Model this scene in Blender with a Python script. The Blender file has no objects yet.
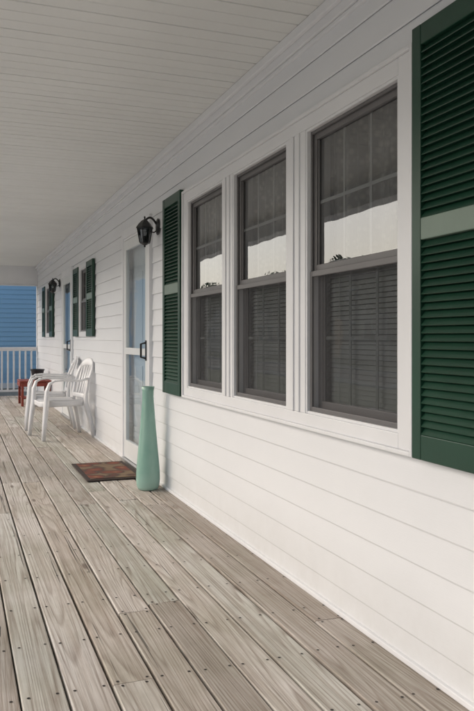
import bpy, math, random
from mathutils import Vector, Matrix
random.seed(7)
S=bpy.context.scene
COL=S.collection
S.view_settings.view_transform='Standard'
S.view_settings.look='None'
S.view_settings.exposure=0

# ---------------- mesh builder ----------------
class MB:
    def __init__(s): s.v=[]; s.f=[]; s.m=[]; s.rnd=[]; s.cur=(0,0,0)
    def add(s,vs,fs,m=0):
        o=len(s.v); s.v+= [tuple(p) for p in vs]; s.rnd+=[s.cur]*len(vs)
        for f in fs: s.f.append([i+o for i in f]); s.m.append(m)
    def box(s,x0,x1,y0,y1,z0,z1,m=0):
        if x0>x1:x0,x1=x1,x0
        if y0>y1:y0,y1=y1,y0
        if z0>z1:z0,z1=z1,z0
        vs=[(x0,y0,z0),(x1,y0,z0),(x1,y1,z0),(x0,y1,z0),(x0,y0,z1),(x1,y0,z1),(x1,y1,z1),(x0,y1,z1)]
        s.add(vs,[(0,3,2,1),(4,5,6,7),(0,1,5,4),(1,2,6,5),(2,3,7,6),(3,0,4,7)],m)
    def prism(s,prof,a0,a1,axis='y',m=0):
        n=len(prof)
        def P(p,a): return (p[0],a,p[1]) if axis=='y' else (a,p[0],p[1])
        vs=[P(p,a0) for p in prof]+[P(p,a1) for p in prof]
        fs=[(i,(i+1)%n,n+(i+1)%n,n+i) for i in range(n)]
        fs+= [tuple(range(n-1,-1,-1)),tuple(range(n,2*n))]
        s.add(vs,fs,m)
    def lathe(s,prof,c=(0,0,0),n=32,m=0,rot=0):
        vs=[];fs=[]
        for r,z in prof:
            for i in range(n):
                a=rot+2*math.pi*i/n
                vs.append((c[0]+r*math.cos(a),c[1]+r*math.sin(a),c[2]+z))
        for k in range(len(prof)-1):
            for i in range(n):
                j=(i+1)%n
                fs.append((k*n+i,k*n+j,(k+1)*n+j,(k+1)*n+i))
        s.add(vs,fs,m)
    def sweep(s,pts,w,t,up=(0,0,1),m=0,n=10,p=3.0):
        pts=[Vector(q) for q in pts]; N=len(pts)
        if not isinstance(w,(list,tuple)): w=[w]*N
        if not isinstance(t,(list,tuple)): t=[t]*N
        vs=[];fs=[]
        for k in range(N):
            d=(pts[min(k+1,N-1)]-pts[max(k-1,0)]).normalized()
            U=Vector(up[k] if isinstance(up[0],(list,tuple,Vector)) else up)
            side=d.cross(U).normalized(); u2=side.cross(d).normalized()
            for i in range(n):
                a=2*math.pi*(i+.5)/n; c,si=math.cos(a),math.sin(a)
                cx=math.copysign(abs(c)**(2/p),c); sy=math.copysign(abs(si)**(2/p),si)
                vs.append(pts[k]+side*(cx*w[k]/2)+u2*(sy*t[k]/2))
        for k in range(N-1):
            for i in range(n):
                j=(i+1)%n; fs.append((k*n+i,k*n+j,(k+1)*n+j,(k+1)*n+i))
        fs.append(tuple(range(n-1,-1,-1))); fs.append(tuple((N-1)*n+i for i in range(n)))
        s.add(vs,fs,m)
    def obj(s,name,mats,parent=None,smooth=False,bevel=0,fixn=True,loc=None):
        me=bpy.data.meshes.new(name); me.from_pydata(s.v,[],s.f)
        if not isinstance(mats,(list,tuple)): mats=[mats]
        for m in mats: me.materials.append(m)
        me.polygons.foreach_set('material_index',s.m)
        at=me.attributes.new('rnd','FLOAT_VECTOR','POINT')
        flat=[c for r in s.rnd for c in r]; at.data.foreach_set('vector',flat)
        me.update()
        if fixn:
            import bmesh
            bm=bmesh.new(); bm.from_mesh(me); bmesh.ops.recalc_face_normals(bm,faces=bm.faces); bm.to_mesh(me); bm.free()
        if smooth:
            for p_ in me.polygons: p_.use_smooth=True
        o=bpy.data.objects.new(name,me); COL.objects.link(o)
        if parent: o.parent=parent
        if loc: o.location=loc
        if bevel:
            b=o.modifiers.new('bev','BEVEL'); b.width=bevel; b.segments=2; b.limit_method='ANGLE'; b.angle_limit=math.radians(40)
        return o
def empty(name,loc=(0,0,0)):
    e=bpy.data.objects.new(name,None); COL.objects.link(e); e.location=loc; e.empty_display_size=.2; return e

# ---------------- materials ----------------
def newmat(name):
    m=bpy.data.materials.new(name); m.use_nodes=True
    nt=m.node_tree; b=nt.nodes['Principled BSDF']; return m,nt,b
def ramp(nt,stops):
    r=nt.nodes.new('ShaderNodeValToRGB'); e=r.color_ramp.elements
    while len(e)<len(stops): e.new(.5)
    for i,(p,c) in enumerate(stops):
        e[i].position=p; e[i].color=(*c,1) if len(c)==3 else c
    return r
def noise(nt,vec,scale,detail=4,rough=.55,dist=0):
    n=nt.nodes.new('ShaderNodeTexNoise'); n.inputs['Scale'].default_value=scale; n.inputs['Detail'].default_value=detail
    n.inputs['Roughness'].default_value=rough; n.inputs['Distortion'].default_value=dist
    if vec is not None: nt.links.new(vec,n.inputs['Vector'])
    return n
def mapping(nt,vec,scale):
    m=nt.nodes.new('ShaderNodeMapping'); m.inputs['Scale'].default_value=scale; nt.links.new(vec,m.inputs['Vector']); return m.outputs[0]
def math_(nt,op,a,b=None,clamp=False):
    n=nt.nodes.new('ShaderNodeMath'); n.operation=op; n.use_clamp=clamp
    for i,q in enumerate((a,b)):
        if q is None: continue
        if isinstance(q,(int,float)): n.inputs[i].default_value=q
        else: nt.links.new(q,n.inputs[i])
    return n.outputs[0]
def mixc(nt,fac,a,b,mode='MIX'):
    n=nt.nodes.new('ShaderNodeMix'); n.data_type='RGBA'; n.blend_type=mode
    for sock,q in ((n.inputs[0],fac),(n.inputs[6],a),(n.inputs[7],b)):
        if isinstance(q,(int,float)): sock.default_value=q
        elif isinstance(q,tuple): sock.default_value=(*q,1)
        else: nt.links.new(q,sock)
    return n.outputs[2]
def objco(nt):
    return nt.nodes.new('ShaderNodeTexCoord').outputs['Object']
def bump(nt,b,h,strength=.3,dist=.01):
    n=nt.nodes.new('ShaderNodeBump'); n.inputs['Strength'].default_value=strength; n.inputs['Distance'].default_value=dist
    nt.links.new(h,n.inputs['Height']); nt.links.new(n.outputs[0],b.inputs['Normal'])
def simple(name,c,rough=.5,var=.08,nscale=6,bmp=.05,metal=0,bscale=60,stretch=(1,1,1)):
    m,nt,b=newmat(name); co=mapping(nt,objco(nt),stretch)
    n=noise(nt,co,nscale,3)
    r=ramp(nt,[(.3,tuple(x*(1-var) for x in c)),(.7,tuple(min(1,x*(1+var)) for x in c))])
    nt.links.new(n.outputs[0],r.inputs[0]); nt.links.new(r.outputs[0],b.inputs['Base Color'])
    b.inputs['Roughness'].default_value=rough; b.inputs['Metallic'].default_value=metal
    if bmp:
        n2=noise(nt,co,bscale,2); bump(nt,b,n2.outputs[0],bmp,.005)
    return m

def siding_mat(name,c,dirt=(.50,.49,.46)):
    m,nt,b=newmat(name); co=objco(nt)
    n=noise(nt,mapping(nt,co,(1,.6,1.2)),1.6,5,.6)
    r=ramp(nt,[(.35,tuple(x*.955 for x in c)),(.65,c)]); nt.links.new(n.outputs[0],r.inputs[0])
    sep=nt.nodes.new('ShaderNodeSeparateXYZ'); nt.links.new(co,sep.inputs[0])
    low=nt.nodes.new('ShaderNodeMapRange'); low.inputs[1].default_value=.32; low.inputs[2].default_value=0; low.inputs[3].default_value=0; low.inputs[4].default_value=.6
    nt.links.new(sep.outputs[2],low.inputs[0])
    n3=noise(nt,co,7,5,.7); f=math_(nt,'MULTIPLY',low.outputs[0],n3.outputs[0])
    colr=mixc(nt,f,r.outputs[0],dirt)
    nt.links.new(colr,b.inputs['Base Color']); b.inputs['Roughness'].default_value=.42
    g=noise(nt,mapping(nt,co,(1,3,60)),6,3,.6)
    w=noise(nt,mapping(nt,co,(1,1,2)),1.3,2)
    h=math_(nt,'ADD',math_(nt,'MULTIPLY',g.outputs[0],.14),math_(nt,'MULTIPLY',w.outputs[0],1.4))
    bump(nt,b,h,.28,.008)
    return m
M_side=siding_mat('white_vinyl',(.80,.815,.84))
M_trim=simple('white_trim_paint',(.78,.79,.81),.38,.03,3,.06)
M_ceil=simple('ceiling_vinyl',(.77,.78,.76),.5,.03,2,.04)
M_sash=simple('grey_sash',(.14,.135,.137),.4,.08,5,.04)
M_munt=simple('muntin',(.45,.45,.45),.5,.05)
M_green=simple('green_shutter',(.011,.050,.030),.38,.15,4,.06)
M_sheen=simple('green_painted_sheen',(.15,.21,.17),.4,.1,6,.06)  # reflection band on the shutter mid-rails, put in as a paler green
M_black=simple('black_metal',(.012,.012,.013),.35,.2,20,.1)
M_dark=simple('interior',(.10,.095,.09),.8,.1)
M_roof=simple('shingles',(.12,.11,.10),.9,.3,30,.4)
M_conc=simple('concrete',(.48,.47,.45),.85,.12,8,.3)
M_plastic=simple('white_plastic',(.80,.80,.81),.33,.04,4,.03)
M_under=simple('dark_joist_wood',(.07,.06,.05),.9,.2)  # dark brown wood of the deck joists
M_nail=simple('nail',(.05,.042,.038),.5,.3,60,0,.6)
M_alu=simple('silver_handle',(.5,.5,.5),.3,.05,5,0,.9)
M_blind=simple('white_blind_slats',(.72,.72,.71),.5,.05,4,0)

def curtain_mat():
    m,nt,b=newmat('lace_curtain'); co=objco(nt)
    v=nt.nodes.new('ShaderNodeTexVoronoi'); v.inputs['Scale'].default_value=30; nt.links.new(co,v.inputs['Vector'])
    r=ramp(nt,[(.15,(.46,.44,.415)),(.5,(.29,.28,.27))]); nt.links.new(v.outputs['Distance'],r.inputs[0])
    nt.links.new(r.outputs[0],b.inputs['Base Color']); b.inputs['Roughness'].default_value=.9
    return m
M_curt=curtain_mat()

def glass_mat(name='window_glass',ior=2.15,tint=(.80,.83,.83),rough=.0):
    m=bpy.data.materials.new(name); m.use_nodes=True; nt=m.node_tree; nt.nodes.clear()
    o=nt.nodes.new('ShaderNodeOutputMaterial'); mx=nt.nodes.new('ShaderNodeMixShader')
    t=nt.nodes.new('ShaderNodeBsdfTransparent'); t.inputs[0].default_value=(*tint,1)
    g=nt.nodes.new('ShaderNodeBsdfGlossy'); g.inputs['Roughness'].default_value=rough; g.inputs[0].default_value=(1,1,1,1)
    f=nt.nodes.new('ShaderNodeFresnel'); f.inputs[0].default_value=ior
    co=objco(nt); n=noise(nt,co,1.8,2)
    bp=nt.nodes.new('ShaderNodeBump'); bp.inputs['Strength'].default_value=.2; bp.inputs['Distance'].default_value=.01
    nt.links.new(n.outputs[0],bp.inputs['Height']); nt.links.new(bp.outputs[0],g.inputs['Normal'])
    nt.links.new(f.outputs[0],mx.inputs[0]); nt.links.new(t.outputs[0],mx.inputs[1]); nt.links.new(g.outputs[0],mx.inputs[2])
    nt.links.new(mx.outputs[0],o.inputs[0]); return m
M_glass=glass_mat()
M_dglass=glass_mat('storm_door_glass',1.5,(.84,.88,.90),.03)
def screen_mat():
    m=bpy.data.materials.new('insect_screen'); m.use_nodes=True; nt=m.node_tree; nt.nodes.clear()
    o=nt.nodes.new('ShaderNodeOutputMaterial'); mx=nt.nodes.new('ShaderNodeMixShader')
    t=nt.nodes.new('ShaderNodeBsdfTransparent'); d=nt.nodes.new('ShaderNodeBsdfDiffuse'); d.inputs[0].default_value=(.12,.12,.125,1)
    n=noise(nt,objco(nt),3,3); r=nt.nodes.new('ShaderNodeMapRange'); r.inputs[3].default_value=.22; r.inputs[4].default_value=.34
    nt.links.new(n.outputs[0],r.inputs[0]); nt.links.new(r.outputs[0],mx.inputs[0])
    nt.links.new(t.outputs[0],mx.inputs[1]); nt.links.new(d.outputs[0],mx.inputs[2]); nt.links.new(mx.outputs[0],o.inputs[0]); return m
M_screen=screen_mat()

def deck_mat():
    m,nt,b=newmat('weathered_deck_wood')
    co=objco(nt); at=nt.nodes.new('ShaderNodeAttribute'); at.attribute_name='rnd'
    sc=nt.nodes.new('ShaderNodeVectorMath'); sc.operation='SCALE'; sc.inputs['Scale'].default_value=37
    nt.links.new(at.outputs['Vector'],sc.inputs[0])
    ad=nt.nodes.new('ShaderNodeVectorMath'); ad.operation='ADD'; nt.links.new(co,ad.inputs[0]); nt.links.new(sc.outputs[0],ad.inputs[1])
    V=ad.outputs[0]
    sr=nt.nodes.new('ShaderNodeSeparateXYZ'); nt.links.new(at.outputs['Vector'],sr.inputs[0])
    nl=noise(nt,mapping(nt,V,(6.5,.26,1)),1.0,1,.4)
    rings=math_(nt,'FRACT',math_(nt,'MULTIPLY',nl.outputs[0],24))
    rr=ramp(nt,[(0,(0,0,0)),(.50,(.12,.12,.12)),(.84,(1,1,1)),(1,(.0,.0,.0))]); nt.links.new(rings,rr.inputs[0])
    fine=noise(nt,mapping(nt,V,(170,2.2,1)),1,5,.7)
    med=noise(nt,mapping(nt,V,(28,.9,1)),1,5,.65)
    stain=noise(nt,V,1.7,5,.6)
    base=ramp(nt,[(0,(.47,.425,.38)),(.25,(.60,.56,.52)),(.5,(.66,.60,.54)),(.75,(.72,.69,.65)),(1,(.57,.575,.52))]); nt.links.new(sr.outputs[0],base.inputs[0])
    bl=math_(nt,'MULTIPLY',rr.outputs[0],med.outputs[0])
    c=mixc(nt,math_(nt,'MULTIPLY',bl,.95),base.outputs[0],(.25,.18,.135))
    fr=ramp(nt,[(.36,(.47,.42,.38)),(.54,(1,1,1))]); nt.links.new(fine.outputs[0],fr.inputs[0])
    c=mixc(nt,.62,c,fr.outputs[0],'MULTIPLY')
    mr=ramp(nt,[(.32,(.66,.58,.52)),(.55,(1.0,1.0,1.0))]); nt.links.new(med.outputs[0],mr.inputs[0])
    c=mixc(nt,.6,c,mr.outputs[0],'MULTIPLY')
    srp=ramp(nt,[(.35,(.72,.73,.66)),(.58,(1,1,1))]); nt.links.new(stain.outputs[0],srp.inputs[0])
    c=mixc(nt,.75,c,srp.outputs[0],'MULTIPLY')
    vo=nt.nodes.new('ShaderNodeTexVoronoi'); vo.inputs['Scale'].default_value=1.0; vo.inputs['Randomness'].default_value=1
    nt.links.new(mapping(nt,V,(5,1.3,.01)),vo.inputs['Vector'])
    kr=ramp(nt,[(.04,(1,1,1)),(.09,(0,0,0))]); nt.links.new(vo.outputs['Distance'],kr.inputs[0])
    c=mixc(nt,math_(nt,'MULTIPLY',kr.outputs[0],.75),c,(.11,.07,.05))
    cr=noise(nt,mapping(nt,V,(60,.9,1)),1,2,.5)
    crr=ramp(nt,[(.29,(1,1,1)),(.315,(0,0,0))]); nt.links.new(cr.outputs[0],crr.inputs[0])
    c=mixc(nt,math_(nt,'MULTIPLY',crr.outputs[0],.8),c,(.06,.05,.04))
    nt.links.new(c,b.inputs['Base Color'])
    b.inputs['Roughness'].default_value=.68
    h=math_(nt,'SUBTRACT',fine.outputs[0],math_(nt,'MULTIPLY',rr.outputs[0],.25)); h=math_(nt,'SUBTRACT',h,crr.outputs[0])
    bump(nt,b,h,.5,.003)
    return m
M_deck=deck_mat()

# ---------------- constants ----------------
WX=1.5; YN=-6.0; YE=15.3; ZC=2.57; XL=-.45

# ---------------- deck ----------------
deck=empty('porch_deck')
mb=MB(); nails=MB()
bw=.137; gap=.009; x=WX-.004-bw; bi=0
while x>XL-.1:
    y=YN-random.uniform(0,2)
    while y<YE:
        L=random.choice([3.05,3.66,4.27,4.88,3.66]) if bi%4 else random.uniform(2.2,4.9)
        L=round(L/.4064)*.4064
        y1=min(y+L,YE+.05)
        if y1-y<.25: break
        mb.cur=(random.random(),random.random(),random.random())
        dz=random.uniform(-.0018,.0015); dx=random.uniform(-.002,.002); tw=random.uniform(-.001,.001)
        x0=x+dx; x1=x+bw+dx; ch=.004
        prof=[(x0,-.028),(x1,-.028),(x1,-ch+dz+tw),(x1-ch,dz+tw),((x0+x1)/2,dz-.0008),(x0+ch,dz-tw),(x0,-ch+dz-tw)]
        mb.prism(prof,y+.002,y1-.002)
        j=math.ceil((y)/.4064)
        ys=[y+.018,y1-.018]
        while j*.4064<y1-.06:
            if j*.4064>y+.06: ys.append(j*.4064+random.uniform(-.006,.006))
            j+=1
        for yy in ys:
            if yy<1: continue
            for fx in (.17,.83):
                nx=x0+bw*fx+random.uniform(-.006,.006); r=.0056
                vs=[(nx+r*math.cos(a*math.pi/4),yy+r*math.sin(a*math.pi/4),dz+.0012) for a in range(8)]
                nails.add(vs,[tuple(range(8))])
        y=y1
    x-=bw+gap; bi+=1
mb.obj('boards',M_deck,deck)
nails.obj('nail_heads',M_nail,deck,fixn=False)
u=MB()
yy=YN
while yy<YE: 
    u.box(XL-.1,WX,yy,yy+.04,-.20,-.03); yy+=.4064
u.box(XL-.14,XL-.102,YN,YE+.05,-.22,-.004); u.box(XL-.1,WX,YE+.052,YE+.09,-.22,-.004)
for q in range(8): u.box(XL-.09,XL+.0,YN+.1+q*3,YN+.19+q*3,-.6,-.2)
u.obj('joists',M_under,deck)

# ---------------- house ----------------
house=empty('white_house')
WIN=[(2.265,3.02),(3.225,3.965),(4.145,4.86)]
WZ0,WZ1=.81,2.09
openings=[(2.23,4.93,.78,2.12),(5.98,6.93,-.1,2.15),(9.1,9.62,1.22,2.03),(10.4,11.3,-.1,2.12),(12.95,13.5,1.22,2.03)]
def siding(mb,y0,y1,z0,z1,ops,course=.127,xw=WX,sgn=1,lip=.011):
    z=z0
    while z<z1-1e-6:
        zt=min(z+course,z1)
        brk={z,zt,min(z+.006,zt)}
        for o in ops:
            for q in (o[2],o[3]):
                if z<q<zt: brk.add(q)
        brk=sorted(brk)
        def px(zz):
            t=(zz-z)
            if t<.006: return xw-lip*sgn*(.80+.2*t/.006)
            return xw-lip*sgn*(1-.85*(t-.006)/(course-.006))
        for a,b in zip(brk[:-1],brk[1:]):
            mid=(a+b)/2; segs=[(y0,y1)]
            for o in ops:
                if o[2]<mid<o[3]:
                    ns=[]
                    for s0,s1 in segs:
                        if o[1]<=s0 or o[0]>=s1: ns.append((s0,s1)); continue
                        if o[0]>s0: ns.append((s0,o[0]))
                        if o[1]<s1: ns.append((o[1],s1))
                    segs=ns
            for s0,s1 in segs:
                mb.add([(px(a),s0,a),(px(a),s1,a),(px(b),s1,b),(px(b),s0,b)],[(0,1,2,3)])
                if a==z:
                    mb.add([(xw+.002*sgn,s0,a+.003),(xw+.002*sgn,s1,a+.003),(px(a),s1,a),(px(a),s0,a)],[(0,1,2,3)])
        z=zt
sd=MB(); siding(sd,YN,YE,-.02,ZC,openings)
sd.obj('front_siding',M_side,house,fixn=False)
sh=MB()
def slab_with_openings(mb,xa,xb,y0,y1,z0,z1,ops):
    ys=sorted({y0,y1,*[o[0] for o in ops],*[o[1] for o in ops]})
    for a,b in zip(ys[:-1],ys[1:]):
        mid=(a+b)/2; cuts=[(max(o[2],z0),o[3]) for o in ops if o[0]<mid<o[1]]
        zz=z0
        for c0,c1 in sorted(cuts):
            if c0>zz: mb.box(xa,xb,a,b,zz,c0)
            zz=c1
        if zz<z1: mb.box(xa,xb,a,b,zz,z1)
slab_with_openings(sh,WX+.004,WX+.12,YN,YE,-.6,ZC+.04,openings)
sh.box(WX+.12,9,YE-.12,YE,-.6,ZC+.04); sh.box(WX+.12,9,YN,YN+.12,-.6,ZC+.04); sh.box(8.88,9,YN+.12,YE-.12,-.6,ZC+.04)
sh.obj('structural_walls',M_trim,house)
it=MB(); it.box(WX+.12,8.8,YN+.13,YE-.13,-.1,-.02); it.box(4.2,4.3,YN+.13,YE-.13,-.02,ZC); it.box(WX+.121,4.2,YN+.13,YE-.13,2.5,2.56)
for yy in (1.2,5.5,7.6): it.box(WX+.121,4.19,yy,yy+.1,-.02,2.49)
it.obj('interior',M_dark,house)
tr=MB()
tr.box(WX-.022,WX+.003,YE-.10,YE+.004,-.02,ZC-.1); tr.box(WX-.022,WX+.08,YE+.004,YE+.02,-.5,ZC)
tr.box(WX-.030,WX+.003,YN,YE-.0,ZC-.085,ZC-.001)
tr.box(WX-.055,WX-.030,YN,YE-.0,ZC-.045,ZC-.001)
tr.box(WX-.02,WX+.003,YN,YE,ZC-.105,ZC-.086)
tr.box(WX-.024,WX+.0,YN,5.9,.0,.022)
tr.box(WX-.024,WX+.0,7.0,10.3,.0,.022)
tr.obj('corner_and_frieze_trim',M_trim,house,bevel=.004)
ce=MB(); y=YN
vs=[];fs=[]
pts=[]
k=0
while y<YE-.12:
    pitch=.1016
    g=.010 if k%3 else .014; d=.005 if k%3 else .008
    pts+=[(y+g/2,ZC),(y+pitch-g/2,ZC),(y+pitch-g/4,ZC+d),(y+pitch+g/4,ZC+d)]
    y+=pitch;k+=1
n=len(pts)
for (py,pz) in pts: vs+=[(XL+.02,py,pz),(WX+.0,py,pz)]
fs=[(2*i,2*i+1,2*i+3,2*i+2) for i in range(n-1)]
ce.add(vs,fs); ce.obj('porch_ceiling',M_ceil,house,fixn=False)
ce=MB(); ce.box(-.7,WX+.02,YN,YE+.1,ZC+.012,ZC+.045); ce.obj('ceiling_backing',M_trim,house)
hb=MB()
hb.box(XL-.06,XL+.06,YN,YE-.14,2.36,ZC+.01); hb.box(XL-.06,WX-.0,YE-.138,YE,2.20,ZC+.01)
hb.box(XL-.08,XL+.08,YN,YE-.15,2.345,2.36)
hb.box(XL-.07,XL+.2,YE-.15,YE+.012,2.185,2.2); hb.box(XL+.2,WX-.03,YE-.15,YE+.012,2.185,2.2)
hb.obj('porch_beams',M_trim,house,bevel=.004)
po=MB()
for py in (-5.8,-1.0,3.1,7.2,11.3,YE-.08):
    po.box(XL-.05,XL+.05,py-.05,py+.05,0.004,2.18 if py>15 else 2.342)
    po.box(XL-.07,XL+.07,py-.07,py+.07,0.003,.14); po.box(XL-.07,XL+.07,py-.07,py+.07,2.1,2.16)
po.obj('porch_posts',M_trim,house,bevel=.005)
rf=MB(); rf.prism([(-.85,2.63),(-.85,2.8),(5.2,5.4),(9.6,2.8),(9.6,2.63)],YN-.3,YE+.35)
rf.obj('roof',M_roof,house)
gt=MB(); gt.box(-.97,-.855,YN-.3,YE+.35,2.66,2.8); gt.obj('gutter',M_trim,house,bevel=.01)

# ---------------- windows ----------------
def casing(mb,y0,y1,z0,z1,w=.055,proud=.034):
    x0=WX-proud; x1=WX+.003
    mb.box(x0,x1,y0-w,y0,z0-w,z1+w); mb.box(x0,x1,y1,y1+w,z0-w,z1+w)
    mb.box(x0,x1,y0,y1,z1,z1+w); mb.box(x0,x1,y0,y1,z0-w,z0)
def window(name,y0,y1,z0,z1,cols=3,rows=2,screen=True):
    W=empty(name); W.parent=house
    f=MB()
    t=.012
    f.box(WX-.026,WX+.08,y0,y0+t,z0,z1); f.box(WX-.026,WX+.08,y1-t,y1,z0,z1)
    f.box(WX-.026,WX+.08,y0+t,y1-t,z1-t,z1); f.box(WX-.024,WX+.08,y0+t,y1-t,z0,z0+t)
    f.obj('jamb',M_trim,W,bevel=.002)
    s=MB(); mu=MB(); gl=MB()
    zm=(z0+z1)/2; a=y0+t; b=y1-t
    def sash(xa,xb,za,zb,st=.036,rb=.045,rt=.040):
        s.box(xa,xb,a,a+st,za,zb); s.box(xa,xb,b-st,b,za,zb)
        s.box(xa,xb,a+st,b-st,zb-rt,zb); s.box(xa,xb,a+st,b-st,za,za+rb)
        bd=.007
        s.box(xa+.008,xb-.004,a+st,a+st+bd,za+rb,zb-rt); s.box(xa+.008,xb-.004,b-st-bd,b-st,za+rb,zb-rt)
        ga,gb=a+st+bd,b-st-bd; xm=(xa+xb)/2+.002
        gl.add([(xm,ga-.006,za+rb-.004),(xm,gb+.006,za+rb-.004),(xm,gb+.006,zb-rt+.004),(xm,ga-.006,zb-rt+.004)],[(3,2,1,0)])
        for c in range(1,cols):
            yc=ga+(gb-ga)*c/cols; mu.box(xm+.003,xm+.008,yc-.0075,yc+.0075,za+rb,zb-rt)
        for r in range(1,rows):
            zc=za+rb+(zb-za-rb-rt)*r/rows; mu.box(xm+.0025,xm+.0085,ga,gb,zc-.0075,zc+.0075)
    sash(WX+.004,WX+.028,zm-.018,z1-t)
    sash(WX+.031,WX+.055,z0+t,zm+.022)
    if screen:
        q=.020; xa,xb=WX-.012,WX+.000
        s.box(xa,xb,a+.001,a+q,z0+t,zm); s.box(xa,xb,b-q,b-.001,z0+t,zm); s.box(xa,xb,a+q,b-q,zm-.026,zm); s.box(xa,xb,a+q,b-q,z0+t,z0+t+q)
        sc=MB(); sc.add([(xa+.006,a+q,z0+t+q),(xa+.006,b-q,z0+t+q),(xa+.006,b-q,zm-.026),(xa+.006,a+q,zm-.026)],[(3,2,1,0)])
        sc.obj('insect_screen',M_screen,W,fixn=False)
        s.box(xa+.004,xb+.002,a+.001,a+.012,zm+.001,z1-t); s.box(xa+.004,xb+.002,b-.012,b-.001,zm+.001,z1-t); s.box(xa+.004,xb+.002,a+.012,b-.012,z1-t-.014,z1-t-.001)
    s.obj('sashes',M_sash,W,bevel=.0025); mu.obj('muntins',M_munt,W); gl.obj('glass',M_glass,W,fixn=False)
    cu=MB(); N=110; ph=random.random()*6; vs=[]
    for i in range(N+1):
        yy=y0-.03+(y1-y0+.06)*i/N
        d=.020*math.sin(i*.42+ph+.6*math.sin(i*.07))+.008*math.sin(i*.95+ph)
        xx=WX+.125+d
        vs+=[(xx,yy,zm-.10+.02*math.sin(i*.42)),(xx+.3*d,yy,z1+.02)]
    cu.add(vs,[(2*i,2*i+2,2*i+3,2*i+1) for i in range(N)])
    cu.obj('curtain',M_curt,W,smooth=True,fixn=False)
    bl=MB(); zz=z0+.02
    while zz<zm+.04:
        bl.prism([(WX+.072,zz),(WX+.073,zz-.001),(WX+.088,zz+.017),(WX+.087,zz+.018)],y0+.02,y1-.02); zz+=.021
    for yy in (y0+.14,y1-.14): bl.box(WX+.069,WX+.0705,yy-.002,yy+.002,z0,zm+.05)
    bl.obj('mini_blind',M_blind,W)
for i,(a,b) in enumerate(WIN): window('triple_window_unit_%d'%(i+1),a,b,WZ0,WZ1)
cs=MB()
X0=WX-.030
o0,o1=2.180,4.94; zt,zb=2.15,.755
cs.box(X0,WX+.003,o0,WIN[0][0],zb,zt); cs.box(X0,WX+.003,WIN[2][1],o1,zb,zt)
cs.box(X0,WX+.003,WIN[0][0],WIN[2][1],WZ1,zt); cs.box(X0,WX+.003,WIN[0][0],WIN[2][1],zb,WZ0)
for a,b in ((WIN[0][1],WIN[1][0]),(WIN[1][1],WIN[2][0])):
    m_=(a+b)/2
    cs.box(X0,WX+.1,a,m_-.004,WZ0,WZ1); cs.box(X0,WX+.1,m_+.004,b,WZ0,WZ1); cs.box(X0+.012,WX+.09,m_-.004,m_+.004,WZ0,WZ1)
    cs.box(X0-.008,X0,m_-.05,m_-.012,WZ0+.002,WZ1-.002); cs.box(X0-.008,X0,m_+.012,m_+.05,WZ0+.002,WZ1-.002)
bbx=X0-.012
cs.box(bbx,WX,o0-.016,o0,zb-.016,zt+.016); cs.box(bbx,WX,o1,o1+.016,zb-.016,zt+.016)
cs.box(bbx,WX,o0,o1,zt,zt+.016); cs.box(bbx,WX,o0,o1,zb-.016,zb)
cs.obj('window_casing',M_trim,house,bevel=.003)
for i,(a,b,nm) in enumerate(((9.1,9.62,'small_window'),(12.95,13.5,'far_window'))):
    window(nm,a,b,1.22,2.03,2,2)
    c2=MB(); casing(c2,a,b,1.22,2.03); c2.obj(nm+'_casing',M_trim,house,bevel=.003)

# ---------------- shutters ----------------
def shutter(y0,y1,z0,z1):
    S_=empty('window_shutter',(WX-.016,y0,z0)); w=y1-y0; h=z1-z0; f=MB(); st=.05; T=.03
    f.box(-T,0,0,st,0,h); f.box(-T,0,w-st,w,0,h)
    mid=h*.53
    rails=[(0,.085),(mid-.037,mid+.037),(h-.07,h)]
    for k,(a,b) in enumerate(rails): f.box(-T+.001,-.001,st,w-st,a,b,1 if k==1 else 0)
    f.obj('frame',[M_green,M_sheen],S_,bevel=.003)
    l=MB()
    for (a,b) in ((.085,mid-.037),(mid+.037,h-.07)):
        n=int(round((b-a)/.026)); p=(b-a)/n
        for i in range(n):
            z=a+i*p
            l.prism([(-T+.003,z+.002),(-T+.005,z-.0005+.0),(-.006,z+p*.92),(-.008,z+p*1.0)],st-.002,w-st+.002)
    l.obj('louvers',M_green,S_)
    bk=MB(); bk.box(-.005,-.002,st,w-st,.085,h-.07); bk.obj('backing',M_green,S_)
    return S_
shutter(1.740,2.157,.74,2.205)
shutter(4.985,5.45,.74,2.19)
shutter(8.58,9.03,1.17,2.07)
shutter(9.69,10.13,1.17,2.07)
shutter(12.45,12.88,1.17,2.07)
shutter(13.57,14.0,1.17,2.07)

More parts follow.
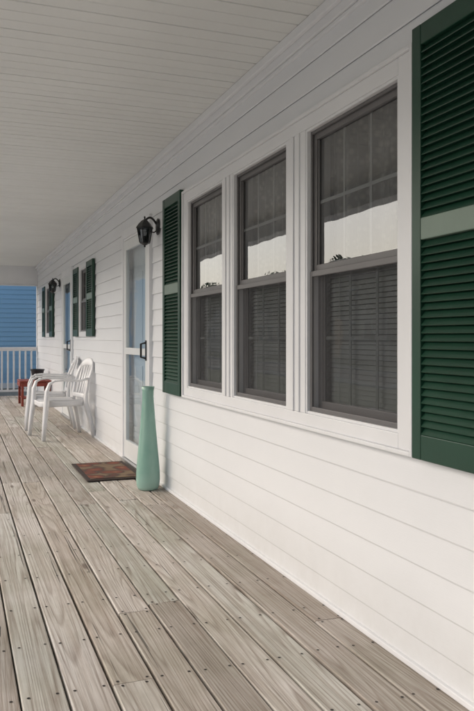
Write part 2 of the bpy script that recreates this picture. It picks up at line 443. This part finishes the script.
# ---------------- doors ----------------
M_doorw=simple('white_door',(.74,.76,.76),.35,.03,3,.03)
M_door2=simple('painted_inner_door',(.74,.78,.80),.4,.05,3,.03)
def door(nm,y0,y1,zt,inner):
    D=empty(nm); D.parent=house
    f=MB(); 
    f.box(WX-.036,WX+.003,y0-.075,y0,.004,zt+.085); f.box(WX-.036,WX+.003,y1,y1+.075,.004,zt+.085); f.box(WX-.036,WX+.003,y0,y1,zt,zt+.085)
    f.box(WX-.03,WX+.11,y0,y0+.022,.03,zt); f.box(WX-.03,WX+.11,y1-.022,y1,.03,zt); f.box(WX-.03,WX+.11,y0+.022,y1-.022,zt-.022,zt)
    f.obj('casing',M_trim,D,bevel=.003)
    th=MB(); th.box(WX-.06,WX+.11,y0,y1,.004,.03); th.obj('threshold',M_alu,D,bevel=.003)
    a=y0+.024; b=y1-.024; s=MB(); xa,xb=WX-.028,WX+.004; st=.07
    s.box(xa,xb,a,a+st,.034,zt-.024); s.box(xa,xb,b-st,b,.034,zt-.024)
    s.box(xa,xb,a+st,b-st,zt-.024-.09,zt-.024); s.box(xa,xb,a+st,b-st,.034,.2); s.box(xa,xb,a+st,b-st,1.0,1.06)
    s.obj('storm_door_frame',M_doorw,D,bevel=.003)
    g=MB(); xm=WX-.012
    for z0,z1 in ((.2,1.0),(1.06,zt-.114)): g.add([(xm,a+st,z0),(xm,b-st,z0),(xm,b-st,z1),(xm,a+st,z1)],[(3,2,1,0)])
    g.obj('storm_glass',M_dglass,D,fixn=False)
    i=MB(); i.box(WX+.05,WX+.108,y0+.024,y1-.024,.034,zt-.024)
    for z0,z1 in ((.2,.9),(1.05,1.75)):
        for q0,q1 in ((.1,.42),(.5,.82)):
            w=(y1-y0); i.box(WX+.042,WX+.05,y0+w*q0+.02,y0+w*q1+.02,z0,z1)
    i.obj('inner_door',inner,D,bevel=.006)
    h=MB(); h.sweep([(xa-.002,a+.035,.98),(xa-.045,a+.035,.99),(xa-.045,a+.035,1.10),(xa-.002,a+.035,1.11)],.018,.014,up=(0,1,0))
    h.box(xa-.006,xa,a+.018,a+.052,.96,1.13)
    h.obj('handle',M_black,D,bevel=.002)
door('front_door',5.98,6.93,2.08,M_door2)
door('far_door',10.4,11.3,2.05,M_door2)

# ---------------- wall lanterns ----------------
M_lg=glass_mat('lantern_glass',1.45,(.6,.62,.64),.05)
def lantern(y,z):
    L=empty('wall_lantern',(WX-.012,y,z))
    f=MB()
    f.lathe([(0,0),(.05,0),(.055,.006),(.045,.016),(.02,.022),(0,.022)],n=20)
    f.v=[(-p[2],p[0],p[1]*1.35) for p in f.v]
    ar=[]
    for i in range(13):
        t=i/12; a=math.pi*t
        ar.append((-.01-.125*t, 0, .01+.055*math.sin(a)*1.0+ .02*t))
    f.sweep(ar,.018,.018,up=(0,1,0))
    ar=[(-.01,0,-.03),(-.04,0,-.05),(-.075,0,-.045),(-.085,0,-.02),(-.07,0,-.005)]
    f.sweep(ar,.011,.011,up=(0,1,0))
    cx=-.125
    n=6
    f.lathe([(0,.085),(.006,.083),(.009,.072),(.005,.062),(.014,.055),(.03,.045),(.055,.02),(.078,-.012),(.080,-.02),(.070,-.022),(0,-.02)],(cx,0,0),n)
    f.lathe([(0,-.150),(.044,-.150),(.047,-.145),(.047,-.138),(.0,-.136)],(cx,0,0),n)
    f.lathe([(0,-.182),(.007,-.178),(.010,-.172),(.006,-.166),(.02,-.160),(.035,-.150),(0,-.150)],(cx,0,0),n)
    for i in range(n):
        a=2*math.pi*i/n
        f.sweep([(cx+.068*math.cos(a),.068*math.sin(a),-.02),(cx+.045*math.cos(a),.045*math.sin(a),-.14)],.010,.010,up=(0,1,0.01))
    f.lathe([(.012,-.136),(.012,-.085)],(cx,0,0),10)
    f.obj('lantern_frame',M_black,L)
    g=MB(); g.lathe([(.064,-.022),(.042,-.138)],(cx,0,0),n); g.obj('lantern_glass',M_lg,L,fixn=True)
    bb=MB(); bb.lathe([(.008,-.09),(.016,-.07),(.018,-.055),(.010,-.038),(0,-.033)],(cx,0,0),12); bb.obj('bulb',M_plastic,L,smooth=True)
    L.scale=(.88,.88,.92)
lantern(5.70,2.03)
lantern(11.72,2.0)

# ---------------- vase ----------------
def vase_mat():
    m,nt,b=newmat('frosted_aqua_glass'); co=objco(nt)
    n=noise(nt,mapping(nt,co,(1,1,.5)),9,3)
    r=ramp(nt,[(.3,(.32,.56,.47)),(.7,(.42,.66,.57))]); nt.links.new(n.outputs[0],r.inputs[0])
    sep=nt.nodes.new('ShaderNodeSeparateXYZ'); nt.links.new(co,sep.inputs[0])
    mr=nt.nodes.new('ShaderNodeMapRange'); mr.inputs[1].default_value=0; mr.inputs[2].default_value=.14; mr.inputs[3].default_value=.6; mr.inputs[4].default_value=0
    nt.links.new(sep.outputs[2],mr.inputs[0])
    c=mixc(nt,mr.outputs[0],r.outputs[0],(.52,.74,.66))
    nt.links.new(c,b.inputs['Base Color'])
    b.inputs['Roughness'].default_value=.2; b.inputs['Transmission Weight'].default_value=.25
    return m
va=MB()
P=[(0,0.0),(.06,0.0),(.075,.006),(.086,.03),(.091,.075),(.090,.13),(.083,.22),(.073,.33),(.063,.44),(.054,.55),(.046,.65),(.043,.70),(.044,.745),(.050,.78),(.047,.781),(.040,.745),(.039,.70),(.042,.65),(.050,.55),(.069,.33),(.079,.22),(.085,.12),(.07,.03),(0,.02)]
va.lathe(P,n=56)
va.obj('tall_glass_vase',vase_mat(),smooth=True,loc=(1.355,5.50,.001))

# ---------------- door mat ----------------
def mat_mat():
    m,nt,b=newmat('patterned_doormat'); co=objco(nt)
    v=nt.nodes.new('ShaderNodeTexVoronoi'); v.inputs['Scale'].default_value=8; nt.links.new(co,v.inputs['Vector'])
    r=ramp(nt,[(.0,(.42,.30,.14)),(.2,(.34,.10,.05)),(.42,(.24,.055,.035)),(.58,(.07,.055,.045)),(.75,(.3,.22,.13))])
    nt.links.new(v.outputs['Distance'],r.inputs[0])
    n=noise(nt,co,300,2); c=mixc(nt,.35,r.outputs[0],n.outputs[0],'MULTIPLY')
    n2=noise(nt,co,5,3); c=mixc(nt,math_(nt,'MULTIPLY',n2.outputs[0],.6),c,(.16,.075,.05))
    nt.links.new(c,b.inputs['Base Color']); b.inputs['Roughness'].default_value=.95; bump(nt,b,n.outputs[0],.8,.004)
    return m
M_rim=simple('mat_border',(.05,.035,.03),.9,.2,40,.5)
dm=MB(); dm.box(.965,1.425,5.93,6.78,.004,.014,1); dm.box(1.00,1.39,5.97,6.74,.014,.019,0)
dm.obj('doormat',[mat_mat(),M_rim],bevel=.003)

# ---------------- plastic chairs ----------------
def chair(loc,rz):
    C=empty('plastic_armchair',loc); C.rotation_euler=(0,0,rz)
    f=MB()
    nx,ny=12,12; vs=[]
    def seat(u,v,top):
        w=.235-.03*(1-v)
        xx=(u*2-1)*w; yy=-.21+.44*v
        zz=.42-.018*(1-(u*2-1)**2)*1.2-.03*max(0,(v-.85)/.15)**2 +.02*abs(u*2-1)**3 +.012*v
        return (xx,yy,zz-(0 if top else .012))
    for top in (1,0):
        for i in range(nx+1):
            for j in range(ny+1): vs.append(seat(i/nx,j/ny,top))
    fs=[];N=(nx+1)*(ny+1)
    for i in range(nx):
        for j in range(ny):
            a=i*(ny+1)+j; q=(a,a+ny+1,a+ny+2,a+1); fs.append(q); fs.append(tuple(N+k for k in reversed(q)))
    for i in range(nx):
        for j in (0,ny):
            a=i*(ny+1)+j; fs.append((a,a+ny+1,N+a+ny+1,N+a))
    for j in range(ny):
        for i in (0,nx):
            a=i*(ny+1)+j; fs.append((a,a+1,N+a+1,N+a))
    f.add(vs,fs)
    for sx in (-1,1):
        f.sweep([(sx*.215,-.20,.40),(sx*.235,.0,.40),(sx*.245,.2,.40)],.022,.065)
        f.sweep([(sx*.29,.28,0),(sx*.28,.262,.2),(sx*.262,.24,.40),(sx*.268,.235,.55),(sx*.275,.205,.635),(sx*.28,.14,.665)],[.055,.07,.095,.075,.065,.065],[.045,.05,.055,.042,.03,.024],up=[(0,1,0)]*4+[(0,.7,.7)]+[(0,0,1)])
        f.sweep([(sx*.28,.17,.66),(sx*.285,.08,.67),(sx*.285,-.05,.665),(sx*.27,-.17,.66),(sx*.24,-.25,.68)],[.055,.07,.068,.06,.045],.024)
        f.sweep([(sx*.26,-.32,0),(sx*.243,-.28,.2),(sx*.222,-.23,.40),(sx*.222,-.235,.5),(sx*.228,-.26,.65),(sx*.215,-.31,.78),(sx*.17,-.335,.845)],[.055,.065,.08,.065,.06,.06,.05],[.045,.05,.055,.035,.03,.026,.024],up=(0,1,0))
    pts=[];ws=[]
    for i in range(11):
        u=-1+2*i/10
        pts.append((u*.19,-.325-.02*(1-u*u),.825+.045*(1-u*u))); ws.append(.055+.04*(1-u*u))
    f.sweep(pts,ws,.02,up=(0,1,.3))
    f.sweep([(u*.215,-.225-.015*(1-u*u),.475) for u in (-1,-.5,0,.5,1)],.05,.018,up=(0,1,0.15))
    for i in range(5):
        u=(-.72+i*.36)
        f.sweep([(u*.2,-.232-.012*(1-u*u),.46),(u*.21,-.262-.02*(1-u*u),.62),(u*.205,-.322-.02*(1-u*u),.835)],.050,.012,up=(0,1,.2))
    f.sweep([(-.25,.235,.40),(0,.245,.385),(.25,.235,.40)],.06,.018,up=(0,1,0))
    f.obj('chair_shell',M_plastic,C,smooth=True)
    return C
chair((1.12,8.80,.002),math.radians(100))
chair((1.10,9.80,.002),math.radians(86))

# ---------------- red bench ----------------
M_red=simple('red_stained_wood',(.26,.045,.028),.5,.25,10,.2)
T=empty('red_wooden_bench',(1.24,13.2,.003))
t=MB()
for i in range(5): t.box(-.26+i*.105,-.165+i*.105,-.35,.35,.40,.425)
for sx in (-.24,.20):
    for sy in (-.33,.29):
        t.box(sx,sx+.04,sy,sy+.04,0,.40)
t.box(-.245,.225,-.335,-.315,.33,.395); t.box(-.245,.225,.335,.352,.33,.395)
t.box(-.262,-.242,-.29,.29,.33,.395)
for i in range(4): t.box(-.22+i*.11,-.13+i*.11,-.31,.31,.12,.135)
t.obj('bench_frame',M_red,T,bevel=.004)
M_pot=simple('black_pot',(.02,.02,.025),.4,.2,20,.1)
pb=MB(); pb.lathe([(0,0),(.08,0),(.11,.15),(.12,.16),(.12,.18),(.105,.18),(.10,.15),(0,.14)],n=28)
pb.obj('flower_pot',M_pot,smooth=False,loc=(1.3,13.25,.43))
M_leaf=simple('leaf',(.05,.10,.03),.6,.4,8,0)
def leafmass(n,fn,size):
    b=MB()
    for i in range(n):
        p=Vector(fn()); d=Vector((random.gauss(0,1),random.gauss(0,1),random.gauss(0,1))).normalized(); e=d.orthogonal().normalized(); s=size*random.uniform(.6,1.3)
        f_=d.cross(e)
        b.add([p-e*s*.4,p+f_*s,p+e*s*.4,p-f_*s],[(0,1,2,3)])
    return b

# ---------------- railing at the far end ----------------
R=empty('porch_railing',(0,YE-.08,0)); r=MB()
r.box(XL+.052,WX-.03,-.035,.035,.93,.97); r.box(XL+.052,WX-.03,-.018,.018,.895,.93); r.box(XL+.052,WX-.03,-.02,.02,.09,.13)
xx=XL+.13
while xx<WX-.05: r.box(xx,xx+.032,-.016,.016,.13,.895); xx+=.112
r.obj('rails_and_balusters',M_trim,R,bevel=.003)

# ---------------- black bucket at near left ----------------
bk=MB(); bk.lathe([(0,0),(.085,0),(.105,.30),(.112,.302),(.112,.32),(.102,.32),(.082,.012),(0,.012)],n=36)
bk.obj('black_bucket',M_pot,loc=(.004,2.22,.002))

# ---------------- blue neighbour house ----------------
BH=empty('blue_house')
M_blue=siding_mat('blue_siding',(.36,.62,.86),(.2,.3,.45))
b=MB()
def lap(mb,axis,fix,s0,s1,z0,z1,out,course=.13):
    z=z0
    while z<z1:
        zt=min(z+course,z1)
        if axis=='y': mb.add([(s0,fix+out*.014,z),(s1,fix+out*.014,z),(s1,fix,zt),(s0,fix,zt),(s0,fix,z),(s1,fix,z)],[(0,1,2,3),(4,5,1,0)])
        else: mb.add([(fix+out*.014,s0,z),(fix+out*.014,s1,z),(fix,s1,zt),(fix,s0,zt),(fix,s0,z),(fix,s1,z)],[(0,1,2,3),(4,5,1,0)])
        z=zt
BY=21.5
lap(b,'y',BY,-2.5,9,-.1,5.4,-1); lap(b,'x',-2.5,BY,BY+9,-.1,5.4,-1)
b.obj('siding',M_blue,BH,fixn=False)
b=MB(); b.box(-2.49,9,BY+.01,BY+9,-.6,5.4); b.obj('core_walls',M_conc,BH)
b=MB(); b.prism([(BY-.5,5.4),(BY-.5,5.55),(BY+4.5,8),(BY+9.5,5.55),(BY+9.5,5.4)],-2.9,9.4,'x'); b.obj('roof',M_roof,BH)
b=MB(); b.box(-2.53,-2.42,BY-.03,BY+.0,-.1,5.4); b.box(-2.5,9,BY-.035,BY+.0,-.25,-.1)
b.box(-1.2,-.2,BY-.04,BY-.005,.9,2.3); b.box(4.2,5.2,BY-.04,BY-.005,.9,2.3); b.obj('trim',M_trim,BH)
b=MB(); b.box(-1.1,-.3,BY-.045,BY-.041,1.0,2.2); b.box(4.3,5.1,BY-.045,BY-.041,1.0,2.2); b.obj('window_panes',M_dark,BH)

# ---------------- ground, road ----------------
def grass_mat():
    m,nt,b=newmat('grass'); co=objco(nt)
    n=noise(nt,co,.5,5,.7); n2=noise(nt,co,40,3,.7)
    r=ramp(nt,[(.3,(.06,.09,.03)),(.7,(.12,.14,.06))]); nt.links.new(n.outputs[0],r.inputs[0])
    c=mixc(nt,.4,r.outputs[0],n2.outputs[0],'MULTIPLY')
    nt.links.new(c,b.inputs['Base Color']); b.inputs['Roughness'].default_value=.9; bump(nt,b,n2.outputs[0],.8,.05); return m
g=MB(); g.add([(-300,-300,-.6),(300,-300,-.6),(300,300,-.6),(-300,300,-.6)],[(0,1,2,3)]); g.obj('ground',grass_mat(),fixn=False)
M_asph=simple('asphalt',(.06,.06,.06),.85,.2,12,.4)
g=MB(); g.box(-17,-11,-120,200,-.7,-.58); g.obj('road',M_asph)
g=MB(); g.box(-11,-10.85,-120,200,-.7,-.46); g.box(-17.15,-17,-120,200,-.7,-.46); g.obj('kerb',M_conc)
M_bounce=simple('pale_bounce_concrete',(.58,.57,.55),.85,.08,3,.2)
g=MB(); g.box(-6.5,-.7,-14,20.5,-.7,-.57); g.obj('bounce_slab',M_bounce)  # unseen pale slab, added to bounce light up onto the porch ceiling

M_cream=siding_mat('cream_siding',(.72,.56,.42),(.4,.35,.3))
M_tan=siding_mat('pale_siding',(.74,.62,.52),(.4,.35,.3))
def ohouse(y0,y1,h,mat):
    H=empty('neighbour_house'); b=MB(); xf=-27
    lap(b,'x',xf,y0,y1,-.2,h,1,.15); b.obj('siding',mat,H,fixn=False)
    b=MB(); b.box(xf-9,xf-.01,y0,y1,-.6,h); b.obj('walls',mat,H)
    b=MB(); b.prism([(xf+.6,h-.05),(xf+.6,h+.12),(xf-4.5,h+2.4),(xf-9.6,h+.12),(xf-9.6,h-.05)],y0-.4,y1+.4); b.obj('roof',M_roof,H)
    b=MB(); p=MB(); y=y0+1.2
    while y<y1-2:
        for z in ((1,2.4),(3.8,5.1)):
            if z[1]>h-.3: continue
            b.box(xf+.014,xf+.06,y-.1,y+1.1,z[0]-.1,z[1]+.1); p.box(xf+.061,xf+.064,y,y+1,*z)
        y+=2.7
    b.obj('window_frames',M_trim,H); p.obj('window_panes',M_dark,H)
for (a,bb_,h,mm) in ((8,20,5.6,M_tan),(25,38,6.2,M_cream),(43,55,5.8,M_tan),(60,76,6.3,M_cream),(82,100,5.6,M_tan)): ohouse(a,bb_,h,mm)
def tree_parts():
    tb=MB(); tb.sweep([(0,0,0),(.1,0,1.6),(0,.1,3.4),(.1,0,5.5)],[.42,.32,.24,.08],[.42,.32,.24,.08],up=(0,1,0))
    cl=[]
    for i in range(11):
        a=i*2.4; r=random.uniform(.8,2.1); z=random.uniform(3.4,6.8)
        tb.sweep([(0,0,2.2+i*.2),(r*.5*math.cos(a),r*.5*math.sin(a),(z+2.4+i*.2)/2),(r*math.cos(a),r*math.sin(a),z)],[.14,.08,.03],[.14,.08,.03],up=(0.1,.2,1))
        cl.append((r*math.cos(a),r*math.sin(a),z,random.uniform(.7,1.2)))
    def fn():
        c_=random.choice(cl); d=Vector((random.gauss(0,1),random.gauss(0,1),random.gauss(0,.8))).normalized()*c_[3]*random.random()**.4
        return (c_[0]+d.x,c_[1]+d.y,c_[2]+d.z)
    lf=leafmass(3000,fn,.17); return tb,lf
M_bark=simple('bark',(.12,.09,.07),.9,.3,14,.5)
tb,lf=tree_parts(); first=None
for i,(x_,y_,s_) in enumerate(((-23,22.5,1.0),(-22.5,31,1.1),(-23,41,1.05),(-22,50,1.1),(-23,58,1.1),(-22,69,1.2),(-41,44,1.8),(-41,79,1.9),(-40,95,1.8))):
    E=empty('shade_tree',(x_,y_,-.6)); E.scale=(s_,)*3; E.rotation_euler=(0,0,i*1.3)
    if first is None:
        a_=tb.obj('trunk',M_bark,E); b_=lf.obj('foliage',M_leaf,E,fixn=False); first=(a_.data,b_.data)
    else:
        for nm,d in zip(('trunk','foliage'),first):
            o=bpy.data.objects.new(nm,d); COL.objects.link(o); o.parent=E

# ---------------- light ----------------
EL,AZ=31,298
w=bpy.data.worlds.new('World'); S.world=w; w.use_nodes=True; nt=w.node_tree
bg=nt.nodes['Background']; sky=nt.nodes.new('ShaderNodeTexSky'); sky.sky_type='NISHITA'; sky.sun_disc=False
sky.sun_elevation=math.radians(EL); sky.sun_rotation=math.radians(AZ); sky.air_density=1.0; sky.dust_density=3.5; sky.ozone_density=1.0
nt.links.new(sky.outputs[0],bg.inputs[0]); bg.inputs[1].default_value=.15
ld=bpy.data.lights.new('sun','SUN'); ld.energy=2.4; ld.angle=math.radians(100); ld.color=(1,.955,.90)
lo=bpy.data.objects.new('sun',ld); COL.objects.link(lo)
dirv=Vector((math.sin(math.radians(AZ))*math.cos(math.radians(EL)),math.cos(math.radians(AZ))*math.cos(math.radians(EL)),math.sin(math.radians(EL))))
lo.rotation_euler=dirv.to_track_quat('Z','Y').to_euler()

# ---------------- camera ----------------
cd=bpy.data.cameras.new('camera'); cam=bpy.data.objects.new('camera',cd); COL.objects.link(cam)
cam.location=(0,0,1.15); cam.rotation_euler=(math.radians(90),0,math.radians(-20.7))
cd.sensor_fit='VERTICAL'; cd.sensor_height=36; cd.sensor_width=24; cd.lens=740/711*36
cd.shift_y=-17.5/711; cd.clip_start=.02; cd.clip_end=1000
S.camera=cam
